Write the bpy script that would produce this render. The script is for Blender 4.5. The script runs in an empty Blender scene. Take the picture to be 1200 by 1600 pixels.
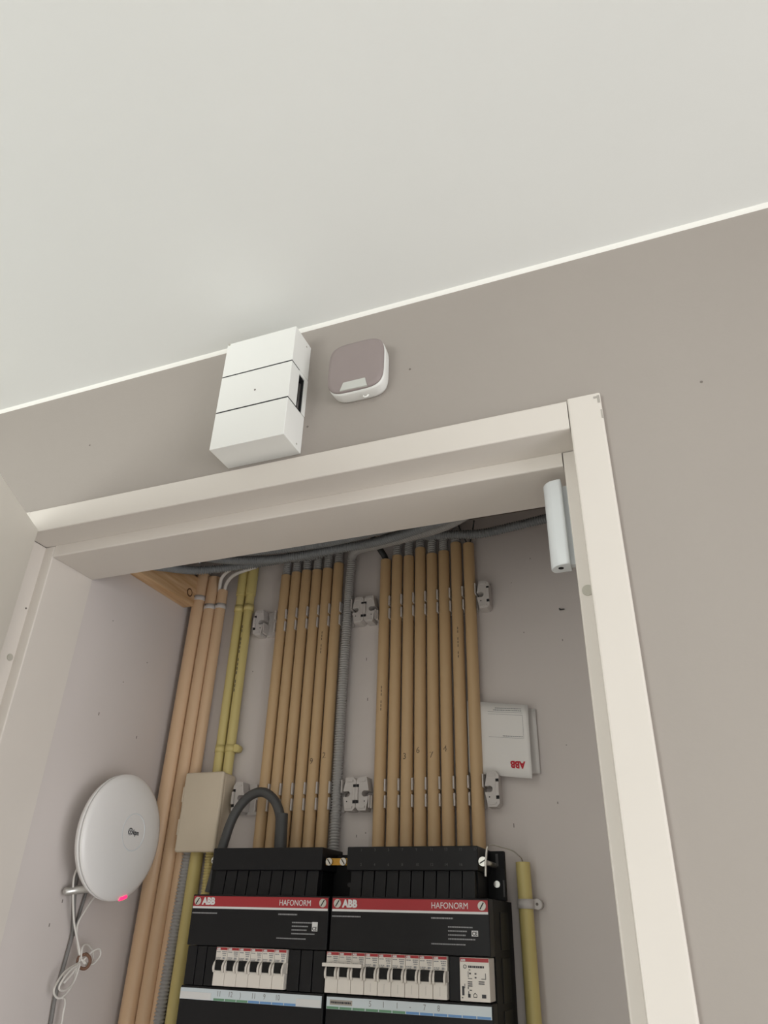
import bpy, bmesh, math, random
from mathutils import Vector, Matrix

# ---------------------------------------------------------------- camera, world, lights, exposure
sc = bpy.context.scene
C = sc.collection
EYE = Vector((0.0, -0.709, 1.811))            # eye point; the plastered wall is y = 0, the floor z = 0
AX, AY, AZ = -0.523436711, 0.384394958, 0.0297360635
def _rot(ax, t):
    c, s = math.cos(t), math.sin(t)
    return Matrix({0: ((1, 0, 0), (0, c, -s), (0, s, c)), 1: ((c, 0, s), (0, 1, 0), (-s, 0, c)), 2: ((c, -s, 0), (s, c, 0), (0, 0, 1))}[ax])
VIEW = _rot(2, AZ) @ _rot(0, AX) @ _rot(1, AY) @ Matrix(((1, 0, 0), (0, 0, -1), (0, 1, 0)))
cam_d = bpy.data.cameras.new('camera')
cam = bpy.data.objects.new('camera', cam_d); C.objects.link(cam)
right, up, back = VIEW[0], -VIEW[1], -VIEW[2]
cam.matrix_world = Matrix(((right[0], up[0], back[0], EYE.x), (right[1], up[1], back[1], EYE.y), (right[2], up[2], back[2], EYE.z), (0, 0, 0, 1)))
cam_d.sensor_fit = 'VERTICAL'; cam_d.sensor_height = 36.0; cam_d.lens = 36.0 * 1127.0 / 1600.0
cam_d.clip_start = 0.01
sc.camera = cam

world = bpy.data.worlds.new('World'); sc.world = world
world.use_nodes = True
world.node_tree.nodes['Background'].inputs[0].default_value = (0.82, 0.90, 1.0, 1)
world.node_tree.nodes['Background'].inputs[1].default_value = 1.0

def area(name, loc, target, sx, sy, power, col):
    l = bpy.data.lights.new(name, 'AREA'); l.shape = 'RECTANGLE'; l.size = sx; l.size_y = sy; l.energy = power; l.color = col
    o = bpy.data.objects.new(name, l); C.objects.link(o); o.location = loc
    o.rotation_euler = (Vector(target) - Vector(loc)).to_track_quat('-Z', 'Y').to_euler()
    return o
# daylight entering by the tall window in the wall to the photographer's right
area('daylight_window', (2.98, -1.55, 1.20), (0.0, -1.55, 1.20), 1.9, 2.0, 57.0, (1.0, 0.985, 0.985))
# daylight entering by the window in the back wall, on the far side of the open door
area('daylight_back_window', (-1.55, -3.04, 1.55), (-1.55, 0.0, 1.55), 1.4, 1.5, 44.0, (0.97, 1.0, 0.95))

sc.view_settings.view_transform = 'Standard'
sc.view_settings.look = 'None'
sc.view_settings.gamma = 1.0
sc.view_settings.use_curve_mapping = False
sc.view_settings.exposure = 0.0

# ---------------------------------------------------------------- materials
def srgb(r, g, b):
    f = lambda v: (v / 255 / 12.92) if v / 255 <= 0.04045 else ((v / 255 + 0.055) / 1.055) ** 2.4
    return (f(r), f(g), f(b), 1)
MATS = {}
def mat(name, col, rough=0.5, metal=0.0, var=0.0, scale=8.0, bump=0.0, bscale=60.0, emit=0.0, stretch=(1, 1, 1), col2=None, spec=0.5):
    m = bpy.data.materials.new(name); m.use_nodes = True
    nt = m.node_tree; b = nt.nodes['Principled BSDF']
    b.inputs['Base Color'].default_value = col
    b.inputs['Roughness'].default_value = rough
    b.inputs['Metallic'].default_value = metal
    b.inputs['Specular IOR Level'].default_value = spec
    tc = nt.nodes.new('ShaderNodeTexCoord')
    mp = nt.nodes.new('ShaderNodeMapping'); mp.inputs['Scale'].default_value = stretch
    nt.links.new(tc.outputs['Object'], mp.inputs[0])
    if var > 0 or col2:
        n = nt.nodes.new('ShaderNodeTexNoise'); n.inputs['Scale'].default_value = scale; n.inputs['Detail'].default_value = 4
        nt.links.new(mp.outputs[0], n.inputs['Vector'])
        r = nt.nodes.new('ShaderNodeValToRGB')
        c2 = col2 or tuple(c * (1 - var) for c in col[:3]) + (1,)
        r.color_ramp.elements[0].position = 0.35; r.color_ramp.elements[0].color = c2
        r.color_ramp.elements[1].position = 0.65; r.color_ramp.elements[1].color = col
        nt.links.new(n.outputs['Fac'], r.inputs[0]); nt.links.new(r.outputs[0], b.inputs['Base Color'])
    if bump > 0:
        n2 = nt.nodes.new('ShaderNodeTexNoise'); n2.inputs['Scale'].default_value = bscale; n2.inputs['Detail'].default_value = 3
        nt.links.new(mp.outputs[0], n2.inputs['Vector'])
        bp = nt.nodes.new('ShaderNodeBump'); bp.inputs['Strength'].default_value = bump; bp.inputs['Distance'].default_value = 0.002
        nt.links.new(n2.outputs['Fac'], bp.inputs['Height']); nt.links.new(bp.outputs[0], b.inputs['Normal'])
    if emit > 0:
        b.inputs['Emission Color'].default_value = col; b.inputs['Emission Strength'].default_value = emit
    MATS[name] = m
    return m

mat('ceiling_paint', srgb(242, 243, 240), 0.9, var=0.015, scale=3, bump=0.05, bscale=120)
mat('wall_paint', srgb(164, 156, 149), 0.75, var=0.03, scale=2.5, bump=0.08, bscale=140)
mat('room_paint', srgb(222, 221, 218), 0.9, var=0.02, scale=2)
mat('bead', srgb(246, 244, 238), 0.6, var=0.01)
mat('frame_paint', srgb(221, 214, 206), 0.38, var=0.015, scale=9, bump=0.02, bscale=40)
mat('door_paint', srgb(226, 221, 211), 0.5, var=0.015, scale=3)
mat('board', srgb(214, 206, 202), 0.7, var=0.03, scale=4, bump=0.04, bscale=50)
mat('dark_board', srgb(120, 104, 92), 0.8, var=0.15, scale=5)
mat('floor_wood', srgb(208, 206, 204), 0.5, var=0.2, scale=3, stretch=(1, 8, 1))
mat('white_plastic', srgb(240, 240, 236), 0.4, var=0.01)
mat('cool_plastic', srgb(226, 230, 232), 0.35, var=0.01)
mat('taupe_plastic', srgb(150, 138, 136), 0.55, var=0.03, scale=30)
mat('led_strip', srgb(205, 206, 200), 0.4, var=0.05, scale=60)
mat('groove_dark', srgb(30, 30, 32), 0.8, var=0.02)
mat('copper_coil', srgb(84, 80, 78), 0.4, 0.4, var=0.2, scale=80)
mat('pipe_tan', srgb(207, 175, 133), 0.42, var=0.06, scale=6, stretch=(1, 1, 0.25))
mat('pipe_pink', srgb(224, 190, 154), 0.40, var=0.05, scale=6, stretch=(1, 1, 0.25))
mat('pipe_yellow', srgb(214, 197, 130), 0.42, var=0.06, scale=6, stretch=(1, 1, 0.25))
mat('flex_grey', srgb(172, 170, 168), 0.5, var=0.05, scale=30)
mat('flex_dark', srgb(138, 141, 143), 0.5, var=0.06, scale=30)
mat('cable_dark', srgb(74, 74, 74), 0.5, var=0.05, scale=20)
mat('cable_black', srgb(34, 34, 36), 0.5, var=0.05, scale=20)
mat('cable_white', srgb(226, 222, 216), 0.45, var=0.03, scale=30)
mat('shadow_and_gap_grey', srgb(128, 126, 124), 0.55, var=0.04, scale=30)
mat('clip_plastic', srgb(206, 200, 196), 0.5, var=0.04, scale=50)
mat('box_cream', srgb(214, 200, 178), 0.55, var=0.04, scale=12, bump=0.05, bscale=60)
mat('panel_black', srgb(21, 21, 24), 0.45, var=0.05, scale=10, bump=0.03, bscale=400, spec=0.3)
mat('panel_deep', srgb(17, 17, 19), 0.55, var=0.05, scale=10, spec=0.25)
mat('red_band', srgb(168, 46, 52), 0.45, var=0.03, scale=20)
mat('breaker_white', srgb(232, 226, 218), 0.42, var=0.02, scale=40)
mat('print_white', srgb(225, 225, 225), 0.6, var=0.01)
mat('print_grey', srgb(150, 150, 152), 0.6, var=0.01)
mat('print_dark', srgb(62, 62, 66), 0.6, var=0.01)
mat('ink_red', srgb(190, 30, 48), 0.6, var=0.01)
mat('pencil', srgb(110, 96, 78), 0.8, var=0.01)
mat('strip_paper', srgb(214, 224, 230), 0.5, var=0.02, scale=20)
mat('strip_green', srgb(112, 158, 128), 0.5, var=0.02)
mat('strip_blue', srgb(112, 158, 210), 0.5, var=0.02)
mat('toggle_black', srgb(15, 15, 16), 0.45, var=0.02, spec=0.3)
mat('chip', srgb(176, 170, 162), 0.8, var=0.05, scale=90)
mat('paper', srgb(236, 233, 230), 0.6, var=0.015, scale=10)
mat('metal_bright', srgb(210, 208, 202), 0.28, 0.9, var=0.08, scale=60)
mat('brass', srgb(196, 150, 70), 0.32, 0.9, var=0.15, scale=50)
mat('screw_cover', srgb(206, 204, 196), 0.4, 0.2, var=0.05, scale=50)
mat('steel_satin', srgb(196, 194, 190), 0.32, 0.85, var=0.04, scale=40)
mat('pine', srgb(224, 192, 152), 0.6, col2=srgb(198, 156, 112), scale=26, stretch=(3, 0.25, 4), bump=0.06)
mat('pine_knot', srgb(92, 56, 34), 0.7, var=0.2, scale=60)
mat('tie_brown', srgb(120, 88, 70), 0.6, var=0.05, scale=30)
mat('router_white', srgb(236, 234, 232), 0.33, var=0.01)
mat('led_red', (1.0, 0.02, 0.10, 1), 0.3, var=0.0, emit=2.2)
mat('plug_grey', srgb(186, 182, 170), 0.5, var=0.08, scale=80)
mat('window_glass', srgb(230, 236, 238), 0.05, var=0.0)
mat('stain', srgb(120, 112, 106), 0.8, var=0.02)

# ---------------------------------------------------------------- mesh helpers (coordinates: x, depth from the eye, height from the eye)
def W(p):
    return Vector((p[0], p[1] + EYE.y, p[2] + EYE.z))
def new():
    return bmesh.new()
def add_box(bm, x0, x1, d0, d1, z0, z1, bevel=0.0, seg=2):
    t = bmesh.new()
    bmesh.ops.create_cube(t, size=1.0)
    for v in t.verts:
        v.co = W((x0 + (v.co.x + .5) * (x1 - x0), d0 + (v.co.y + .5) * (d1 - d0), z0 + (v.co.z + .5) * (z1 - z0)))
    if bevel > 0:
        bmesh.ops.bevel(t, geom=list(t.edges), offset=bevel, segments=seg, affect='EDGES', profile=0.5)
    merge(bm, t)
def merge(bm, t, M=None):
    mp = {}
    for v in t.verts:
        mp[v] = bm.verts.new(M @ v.co if M else v.co)
    for f in t.faces:
        try:
            nf = bm.faces.new([mp[v] for v in f.verts]); nf.smooth = f.smooth
        except ValueError:
            pass
    t.free()
def ring_faces(bm, A, B, smooth=True):
    n = len(A)
    for i in range(n):
        f = bm.faces.new((A[i], A[(i + 1) % n], B[(i + 1) % n], B[i])); f.smooth = smooth
def spline(pts, step):
    P = [Vector(p) for p in pts]
    if len(P) == 2:
        n = max(1, int((P[1] - P[0]).length / step)); return [P[0].lerp(P[1], i / n) for i in range(n + 1)]
    E = [P[0] * 2 - P[1]] + P + [P[-1] * 2 - P[-2]]
    dense = []
    for i in range(1, len(E) - 2):
        a, b, c, d = E[i - 1:i + 3]
        for k in range(24):
            t = k / 24
            dense.append(0.5 * ((2 * b) + (c - a) * t + (2 * a - 5 * b + 4 * c - d) * t * t + (3 * b - a - 3 * c + d) * t ** 3))
    dense.append(P[-1])
    out = [dense[0]]; acc = 0.0
    for i in range(1, len(dense)):
        seg = (dense[i] - dense[i - 1]).length
        while acc + seg >= step and seg > 1e-9:
            t = (step - acc) / seg
            q = dense[i - 1].lerp(dense[i], t)
            out.append(q); dense[i - 1] = q; seg = (dense[i] - q).length; acc = 0.0
        acc += seg
    if (out[-1] - dense[-1]).length > 1e-5: out.append(dense[-1])
    return out
def add_tube(bm, pts, r, step=0.006, n=12, rib=0.0, ribpitch=0.0042, radii=None, cap=True):
    if rib > 0: step = ribpitch / 4
    S = spline(pts, step)
    prev = None; T0 = None; N = None
    rings = []
    for i, p in enumerate(S):
        t = (S[min(i + 1, len(S) - 1)] - S[max(i - 1, 0)]).normalized()
        if N is None:
            N = t.orthogonal().normalized()
        else:
            N = (N - t * N.dot(t)).normalized()
        B = t.cross(N)
        rr = r
        if rib > 0: rr = r - (rib if i % 4 in (0, 3) else 0.0)
        if radii: rr = radii(i / max(1, len(S) - 1))
        rings.append([bm.verts.new(W(p + (N * math.cos(2 * math.pi * k / n) + B * math.sin(2 * math.pi * k / n)) * rr)) for k in range(n)])
    for a, b in zip(rings, rings[1:]): ring_faces(bm, a, b)
    if cap:
        bm.faces.new(list(reversed(rings[0]))); bm.faces.new(rings[-1])
def add_cyl(bm, a, b, r, n=20, r2=None):
    a, b = Vector(a), Vector(b); t = (b - a).normalized(); N = t.orthogonal().normalized(); B = t.cross(N)
    A = [bm.verts.new(W(a + (N * math.cos(2 * math.pi * k / n) + B * math.sin(2 * math.pi * k / n)) * r)) for k in range(n)]
    r2 = r if r2 is None else r2
    D = [bm.verts.new(W(b + (N * math.cos(2 * math.pi * k / n) + B * math.sin(2 * math.pi * k / n)) * r2)) for k in range(n)]
    ring_faces(bm, A, D); bm.faces.new(list(reversed(A))); bm.faces.new(D)
def add_pipe(bm, x0, z0, x1, z1, d, r, n=20):
    """a hollow-ended straight pipe from its lower end (x0,z0) to its upper end (x1,z1) at depth d"""
    t = Vector((x1 - x0, 0, z1 - z0)).normalized(); N = Vector((t.z, 0, -t.x)); B = Vector((0, 1, 0))
    def ring(x, z, rr): return [bm.verts.new(W((x + N.x * math.cos(2 * math.pi * k / n) * rr, d + math.sin(2 * math.pi * k / n) * rr, z + N.z * math.cos(2 * math.pi * k / n) * rr))) for k in range(n)]
    R = [ring(x0, z0, r), ring(x0 + t.x * .001, z0 + t.z * .001, r), ring(x1 - t.x * .0008, z1 - t.z * .0008, r), ring(x1 - t.x * .0003, z1 - t.z * .0003, r), ring(x1, z1, r * .97), ring(x1, z1, r * .86), ring(x1 - t.x * .02, z1 - t.z * .02, r * .86)]
    for a, b in zip(R, R[1:]): ring_faces(bm, a, b)
    bm.faces.new(R[-1]); bm.faces.new(list(reversed(R[0])))
def add_prism(bm, poly, f0, f1, smooth=False):
    """poly: list of 2-D points; f0/f1 map a 2-D point to the two end positions"""
    A = [bm.verts.new(W(f0(p))) for p in poly]; B = [bm.verts.new(W(f1(p))) for p in poly]
    ring_faces(bm, A, B, smooth); bm.faces.new(list(reversed(A))); bm.faces.new(B)
def link(name, bm, m, parent=None, smooth_angle=None):
    me = bpy.data.meshes.new(name)
    bmesh.ops.recalc_face_normals(bm, faces=bm.faces)
    lo = Vector((1e9,) * 3); hi = -lo
    for v in bm.verts:
        for i in range(3):
            lo[i] = min(lo[i], v.co[i]); hi[i] = max(hi[i], v.co[i])
    org = Vector(((lo.x + hi.x) / 2, (lo.y + hi.y) / 2, lo.z))
    for v in bm.verts: v.co -= org
    bm.to_mesh(me); bm.free()
    me.materials.append(MATS[m])
    o = bpy.data.objects.new(name, me); C.objects.link(o)
    if parent:
        o.parent = parent
        acc = Vector(); p = parent
        while p: acc += p.location; p = p.parent
        o.location = org - acc
    else:
        o.location = org
    return o
def tag(o, label, cat, group=None):
    o['label'] = label; o['category'] = cat
    if group: o['group'] = group
    return o
def thing(name, label, cat, base, group=None):
    o = bpy.data.objects.new(name, None); C.objects.link(o); o.location = W(base); o.empty_display_size = 0.02
    return tag(o, label, cat, group)
def struct(name, bm, m, parent=None):
    o = link(name, bm, m, parent)
    if not parent: o['kind'] = 'structure'
    return o
def box_part(name, m, parent, *a, **k):
    bm = new(); add_box(bm, *a, **k); return link(name, bm, m, parent)
def cyl_part(name, m, parent, *a, **k):
    bm = new(); add_cyl(bm, *a, **k); return link(name, bm, m, parent)
def tube_part(name, m, parent, *a, **k):
    bm = new(); add_tube(bm, *a, **k); return link(name, bm, m, parent)
def copy_tree(o, parent, loc=None):
    c = o.copy(); C.objects.link(c); c.parent = parent
    if loc is not None: c.location = loc
    for ch in list(o.children): copy_tree(ch, c)
    return c
def text_bm(bm, s, size, place, bold=0.0, squash=1.0, align='LEFT', thick=0.0003):
    """flat lettering: place(u, v, w) maps a letter-plane point and its proudness to x, depth, height"""
    cu = bpy.data.curves.new('lettering', 'FONT'); cu.body = s; cu.size = size; cu.offset = bold; cu.resolution_u = 3
    cu.align_x = align; cu.extrude = thick / 2
    ob = bpy.data.objects.new('lettering', cu)
    me = bpy.data.meshes.new_from_object(ob)
    vs = [bm.verts.new(W(place(v.co.x * squash, v.co.y, v.co.z + thick / 2))) for v in me.vertices]
    for p in me.polygons:
        try: bm.faces.new([vs[i] for i in p.vertices])
        except ValueError: pass
    bpy.data.objects.remove(ob); bpy.data.curves.remove(cu); bpy.data.meshes.remove(me)
def front(x, d, z):
    return lambda u, v, w: (x + u, d - w, z + v)
ORD = ['first', 'second', 'third', 'fourth', 'fifth', 'sixth', 'seventh', 'eighth', 'ninth', 'tenth', 'eleventh', 'twelfth']

# ---------------------------------------------------------------- survey numbers (metres from the eye point)
D_CAS, D_WALL, D_STOP, D_LIN, D_BACK = 0.701, 0.709, 0.748, 0.8375, 1.112
Z_CEIL, Z_HEADTOP, Z_SOF, Z_STOP = 0.789, 0.5463, 0.5065, 0.4872
XL_CAS, XL_REB, XL_JAMB = -0.9155, -0.8755, -0.8565
XR_JAMB, XR_REB, XR_CAS = -0.0713, -0.0545, -0.0165
Z_NICHE = 0.645
FLOOR = -EYE.z
D_PIPE = 1.0995

# ---------------------------------------------------------------- room shell
bm = new(); add_box(bm, -2.6, 3.0, -2.35, 1.3, FLOOR - 0.05, FLOOR); struct('floor', bm, 'floor_wood')
bm = new(); add_box(bm, -2.6, 3.0, -2.35, 1.3, Z_CEIL, Z_CEIL + 0.08); struct('ceiling', bm, 'ceiling_paint')
bm = new()
add_box(bm, -2.6, XL_REB - 0.012, D_WALL, D_WALL + 0.09, FLOOR, Z_CEIL)
add_box(bm, XR_REB + 0.012, 3.0, D_WALL, D_WALL + 0.09, FLOOR, Z_CEIL)
add_box(bm, XL_REB - 0.012, XR_REB + 0.012, D_WALL, D_WALL + 0.09, Z_SOF + 0.012, Z_CEIL)
struct('wall_front', bm, 'wall_paint')
bm = new(); add_box(bm, -2.68, -2.6, -2.35, 0.8, FLOOR, Z_CEIL); struct('wall_left', bm, 'room_paint')
bm = new(); wx0, wx1, bz0, bz1 = -2.25, -0.85, -1.01, 0.49
add_box(bm, -2.68, wx0, -2.43, -2.35, FLOOR, Z_CEIL); add_box(bm, wx1, 3.08, -2.43, -2.35, FLOOR, Z_CEIL)
add_box(bm, wx0, wx1, -2.43, -2.35, FLOOR, bz0); add_box(bm, wx0, wx1, -2.43, -2.35, bz1, Z_CEIL)
struct('wall_back', bm, 'room_paint')
bm = new()
for a in ((wx0, wx0 + .05, bz0, bz1), (wx1 - .05, wx1, bz0, bz1), (wx0 + .05, wx1 - .05, bz0, bz0 + .05), (wx0 + .05, wx1 - .05, bz1 - .05, bz1)):
    add_box(bm, a[0], a[1], -2.42, -2.37, a[2], a[3])
struct('window_2', bm, 'frame_paint')
bm = new()
wd0, wd1, wz0, wz1 = -1.80, 0.12, -1.62, 0.40
add_box(bm, 3.0, 3.08, -2.35, wd0, FLOOR, Z_CEIL); add_box(bm, 3.0, 3.08, wd1, 0.8, FLOOR, Z_CEIL)
add_box(bm, 3.0, 3.08, wd0, wd1, FLOOR, wz0); add_box(bm, 3.0, 3.08, wd0, wd1, wz1, Z_CEIL)
struct('wall_right', bm, 'room_paint')
bm = new()
for a in ((wd0, wd0 + .05, wz0, wz1), (wd1 - .05, wd1, wz0, wz1), (wd0 + .05, wd1 - .05, wz0, wz0 + .05), (wd0 + .05, wd1 - .05, wz1 - .05, wz1), ((wd0 + wd1) / 2 - .025, (wd0 + wd1) / 2 + .025, wz0 + .05, wz1 - .05)):
    add_box(bm, 3.02, 3.07, a[0], a[1], a[2], a[3])
struct('window_1', bm, 'frame_paint')
# white painted bead where wall and ceiling meet
bm = new()
poly = [(0, 0), (-0.0042, 0), (-0.0032, -0.0018), (-0.0013, -0.0042), (0, -0.0054)]
add_prism(bm, poly, lambda p: (-2.6, D_WALL + p[0], Z_CEIL + p[1]), lambda p: (3.0, D_WALL + p[0], Z_CEIL + p[1]))
struct('trim_1', bm, 'bead')

# cupboard shell
bm = new(); add_box(bm, XL_JAMB - 0.02, XR_JAMB + 0.02, D_BACK, D_BACK + 0.02, FLOOR, Z_NICHE); struct('wall_cupboard_back', bm, 'board')
bm = new(); add_box(bm, XL_JAMB - 0.02, XL_JAMB - 0.0006, D_LIN - 0.03, D_BACK, FLOOR, Z_NICHE); struct('wall_cupboard_left', bm, 'board')
bm = new(); add_box(bm, XR_JAMB + 0.0006, XR_JAMB + 0.02, D_LIN - 0.03, D_BACK, FLOOR, Z_NICHE); struct('wall_cupboard_right', bm, 'board')
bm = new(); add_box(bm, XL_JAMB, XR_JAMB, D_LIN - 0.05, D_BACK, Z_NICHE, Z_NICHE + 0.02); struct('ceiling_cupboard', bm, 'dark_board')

# ---------------------------------------------------------------- door frame and door
fr = bpy.data.objects.new('door_frame', None); C.objects.link(fr); fr.location = W(((XL_JAMB + XR_JAMB) / 2, D_CAS, FLOOR)); fr['kind'] = 'structure'
fr['label'] = 'white painted wooden frame around the meter cupboard opening'; fr['category'] = 'door frame'
def rounded(poly, idx, r):
    out = []
    n = len(poly)
    for i, p in enumerate(poly):
        if i in idx:
            a, b = Vector(poly[i - 1]), Vector(poly[(i + 1) % n]); p = Vector(p)
            u, v = (a - p).normalized(), (b - p).normalized()
            for k in range(4):
                t = k / 3; q = (p + u * r) * (1 - t) ** 2 + p * (2 * t * (1 - t)) + (p + v * r) * t * t
                out.append((q.x, q.y))
        else: out.append(tuple(p))
    return out
# profiles: first coordinate is the way into the opening, second the depth
bm = new()
add_prism(bm, rounded([(Z_HEADTOP, D_WALL), (Z_HEADTOP, D_CAS), (Z_SOF, D_CAS), (Z_SOF, D_LIN), (Z_SOF + .012, D_LIN), (Z_SOF + .012, D_WALL)], (1, 2), .0022), lambda p: (XL_REB, p[1], p[0]), lambda p: (XR_REB - .0007, p[1], p[0]))
struct('frame_head', bm, 'frame_paint', fr)
bm = new()
add_prism(bm, rounded([(Z_SOF - .0001, D_STOP), (Z_STOP, D_STOP), (Z_STOP, D_LIN), (Z_SOF - .0001, D_LIN)], (1,), .0022), lambda p: (XL_JAMB + .0009, p[1], p[0]), lambda p: (XR_JAMB - .0009, p[1], p[0]))
struct('door_stop', bm, 'frame_paint', fr)
for cas, reb, jamb, s in ((XR_CAS, XR_REB, XR_JAMB, 1), (XL_CAS, XL_REB, XL_JAMB, -1)):
    bm = new()
    add_prism(bm, rounded([(cas, D_WALL), (cas, D_CAS), (reb, D_CAS), (reb, D_WALL)], (1, 2), .0026), lambda p: (p[0], p[1], FLOOR), lambda p: (p[0], p[1], Z_HEADTOP + (.002 if s > 0 else -.0005)))
    po = struct('frame_post', bm, 'frame_paint', fr)
    bm = new()
    add_prism(bm, rounded([(reb, D_WALL), (reb, D_STOP), (jamb, D_STOP), (jamb, D_LIN), (reb + s * .012, D_LIN), (reb + s * .012, D_WALL)], (2,), .0022), lambda p: (p[0], p[1], FLOOR), lambda p: (p[0], p[1], Z_SOF - .0009))
    struct('jamb', bm, 'frame_paint', fr)
for x0, x1, d0, d1, z in ((-0.0615, -0.0615, D_STOP, D_STOP - 0.0012, 0.323), ):
    cyl_part('screw_plug', 'plug_grey', fr, (x0, d0, z), (x1, d1, z), 0.0062)
cyl_part('screw_plug', 'plug_grey', fr, (XL_REB, 0.7405, 0.325), (XL_REB + 0.0012, 0.7405, 0.325), 0.005)
cyl_part('screw_plug', 'stain', fr, (XL_REB, 0.7435, 0.402), (XL_REB + 0.0006, 0.7435, 0.402), 0.0014)
for x, z, w, h in ((-0.0205, 0.534, 0.003, 0.011), (-0.0245, 0.541, 0.004, 0.003), (-0.0185, 0.512, 0.0016, 0.012)):
    box_part('paint_chip', 'chip', fr, x, x + w, D_CAS - 0.0002, D_CAS + 0.001, z, z + h)

dirx, diry = 0.5 / math.hypot(.5, 1), -1 / math.hypot(.5, 1)
HX, HD = -0.8446, 0.6985
dr = thing('door_1', 'open pale grey cupboard door along the left edge of the photograph', 'door', (HX, HD, FLOOR + .01)); dr['kind'] = 'structure'
bm = new()
quad = [(0, 0), (0.80, 0), (0.80, -0.038), (0.002, -0.038)]
nx, nd = -diry, dirx      # towards the photographer's right
def dp(p, z): return (HX + dirx * p[0] + nx * p[1], HD + diry * p[0] + nd * p[1], z)
add_prism(bm, quad, lambda p: dp(p, FLOOR + 0.012), lambda p: dp(p, 0.5068))
link('door_leaf', bm, 'door_paint', dr)
bm = new(); add_cyl(bm, dp((0.74, 0.0), -0.76), dp((0.74, 0.045), -0.76), 0.009); add_tube(bm, [dp((0.74, 0.045), -0.76), dp((0.68, 0.047), -0.76), dp((0.63, 0.045), -0.76)], 0.009)
link('door_handle', bm, 'steel_satin', dr)

# ---------------------------------------------------------------- alarm devices on the wall above the frame
t = thing('chime_box', 'white rectangular wall box with two dark grooves above the frame', 'wall box', (-0.4685, D_WALL, 0.555))
bx0, bx1, bd, bz0, bz1 = -0.5255, -0.4115, 0.660, 0.5555, 0.7465
g1, g2 = 0.6825, 0.6180
box_part('top_panel', 'white_plastic', t, bx0, bx1, bd, D_WALL, g1 + .0011, bz1, bevel=.0008)
bm = new(); add_box(bm, bx0, bx1, bd, .6835, g2 + .0011, g1 - .0011, bevel=.0006); add_box(bm, bx0, bx1 - .022, .6835, D_WALL, g2, g1)
link('middle_panel', bm, 'white_plastic', t)
bm = new(); add_box(bm, bx1 - .022, bx1, .6995, D_WALL, g2, g1); add_box(bm, bx1 - .022, bx1, .6836, .6995, .6765, g1)
link('slot_frame', bm, 'white_plastic', t)
box_part('bottom_panel', 'white_plastic', t, bx0, bx1, bd, D_WALL, bz0, g2 - .0011, bevel=.0008)
for g in (g1, g2): box_part('groove', 'groove_dark', t, bx0 + .0006, bx1 - .0006, bd + .0006, .683, g - .0011, g + .0011)
bm = new(); add_box(bm, bx1 - .0225, bx1 - .014, .6845, .6994, g2 + .0004, .6764); add_box(bm, bx1 - .014, bx1 - .0012, .6986, .6994, g2 + .0004, .6764); add_box(bm, bx1 - .014, bx1 - .0012, .6845, .6994, .6756, .6764)
link('slot_shade', bm, 'groove_dark', t)  # dark plates that imitate the shade deep inside the slot
cyl_part('sounder_coil', 'copper_coil', t, (bx1 - .0062, .6955, g2 + .001), (bx1 - .0062, .6955, .668), .0028)
cyl_part('screw_mark', 'stain', t, (-0.466, bd, .644), (-0.466, bd - .0003, .644), .0014)
for z in (.737, .563): cyl_part('corner_peg', 'plug_grey', t, (bx1, .695, z), (bx1 + .0004, .695, z), .0014)
cyl_part('corner_peg', 'plug_grey', t, (bx0 + .003, bd, bz1 - .002), (bx0 + .003, bd - .001, bz1 - .002), .0016)

def superellipse(hx, hz, n, k=56):
    out = []
    for i in range(k):
        a = 2 * math.pi * i / k; c, s = math.cos(a), math.sin(a)
        out.append((hx * math.copysign(abs(c) ** (2 / n), c), hz * math.copysign(abs(s) ** (2 / n), s)))
    return out
def loft(bm, rings, cap0=True, cap1=True, smooth=True):
    R = [[bm.verts.new(W(p)) for p in r] for r in rings]
    for a, b in zip(R, R[1:]): ring_faces(bm, a, b, smooth)
    if cap0: bm.faces.new(list(reversed(R[0])))
    if cap1: bm.faces.new(R[-1])
t = thing('indoor_siren', 'rounded square alarm siren with taupe face and white shell', 'siren', (-0.326, D_WALL, .622))
cx, cz = -0.3245, 0.6655
def sq(h, d, n=4.2, dz=0): return [(cx + p[0], d, cz + dz + p[1]) for p in superellipse(h, h * 1.045, n)]
bm = new(); loft(bm, [sq(.0385, D_WALL), sq(.0405, .704), sq(.0415, .690), sq(.0412, .6852)])
link('shell', bm, 'white_plastic', t)
bm = new(); loft(bm, [sq(.0408, .6852), sq(.0411, .6835), sq(.0402, .6818), sq(.036, .6808), sq(.02, .6804)])
fc = link('face_plate', bm, 'taupe_plastic', t)
bm = new(); add_prism(bm, [(-.0165, -.0405), (.0195, -.0415), (.0165, -.0275), (-.0125, -.0275)], lambda p: (cx + p[0] * 1.1 - .002, .6825, cz + p[1] - .0008), lambda p: (cx + p[0] * 1.1 - .002, .6799, cz + p[1] - .0008))
link('light_bar', bm, 'led_strip', t)
bm = new(); add_tube(bm, [(cx + .012 + .0035 * math.cos(a), .695, cz - .0435 - .002 + .0030 * math.sin(a)) for a in [i * math.pi / 5 for i in range(-5, 1)]], .0012, step=.001, n=8)
link('cord_eyelet', bm, 'white_plastic', t)
t['label'] = 'rounded square alarm siren with taupe face and white shell'

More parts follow.
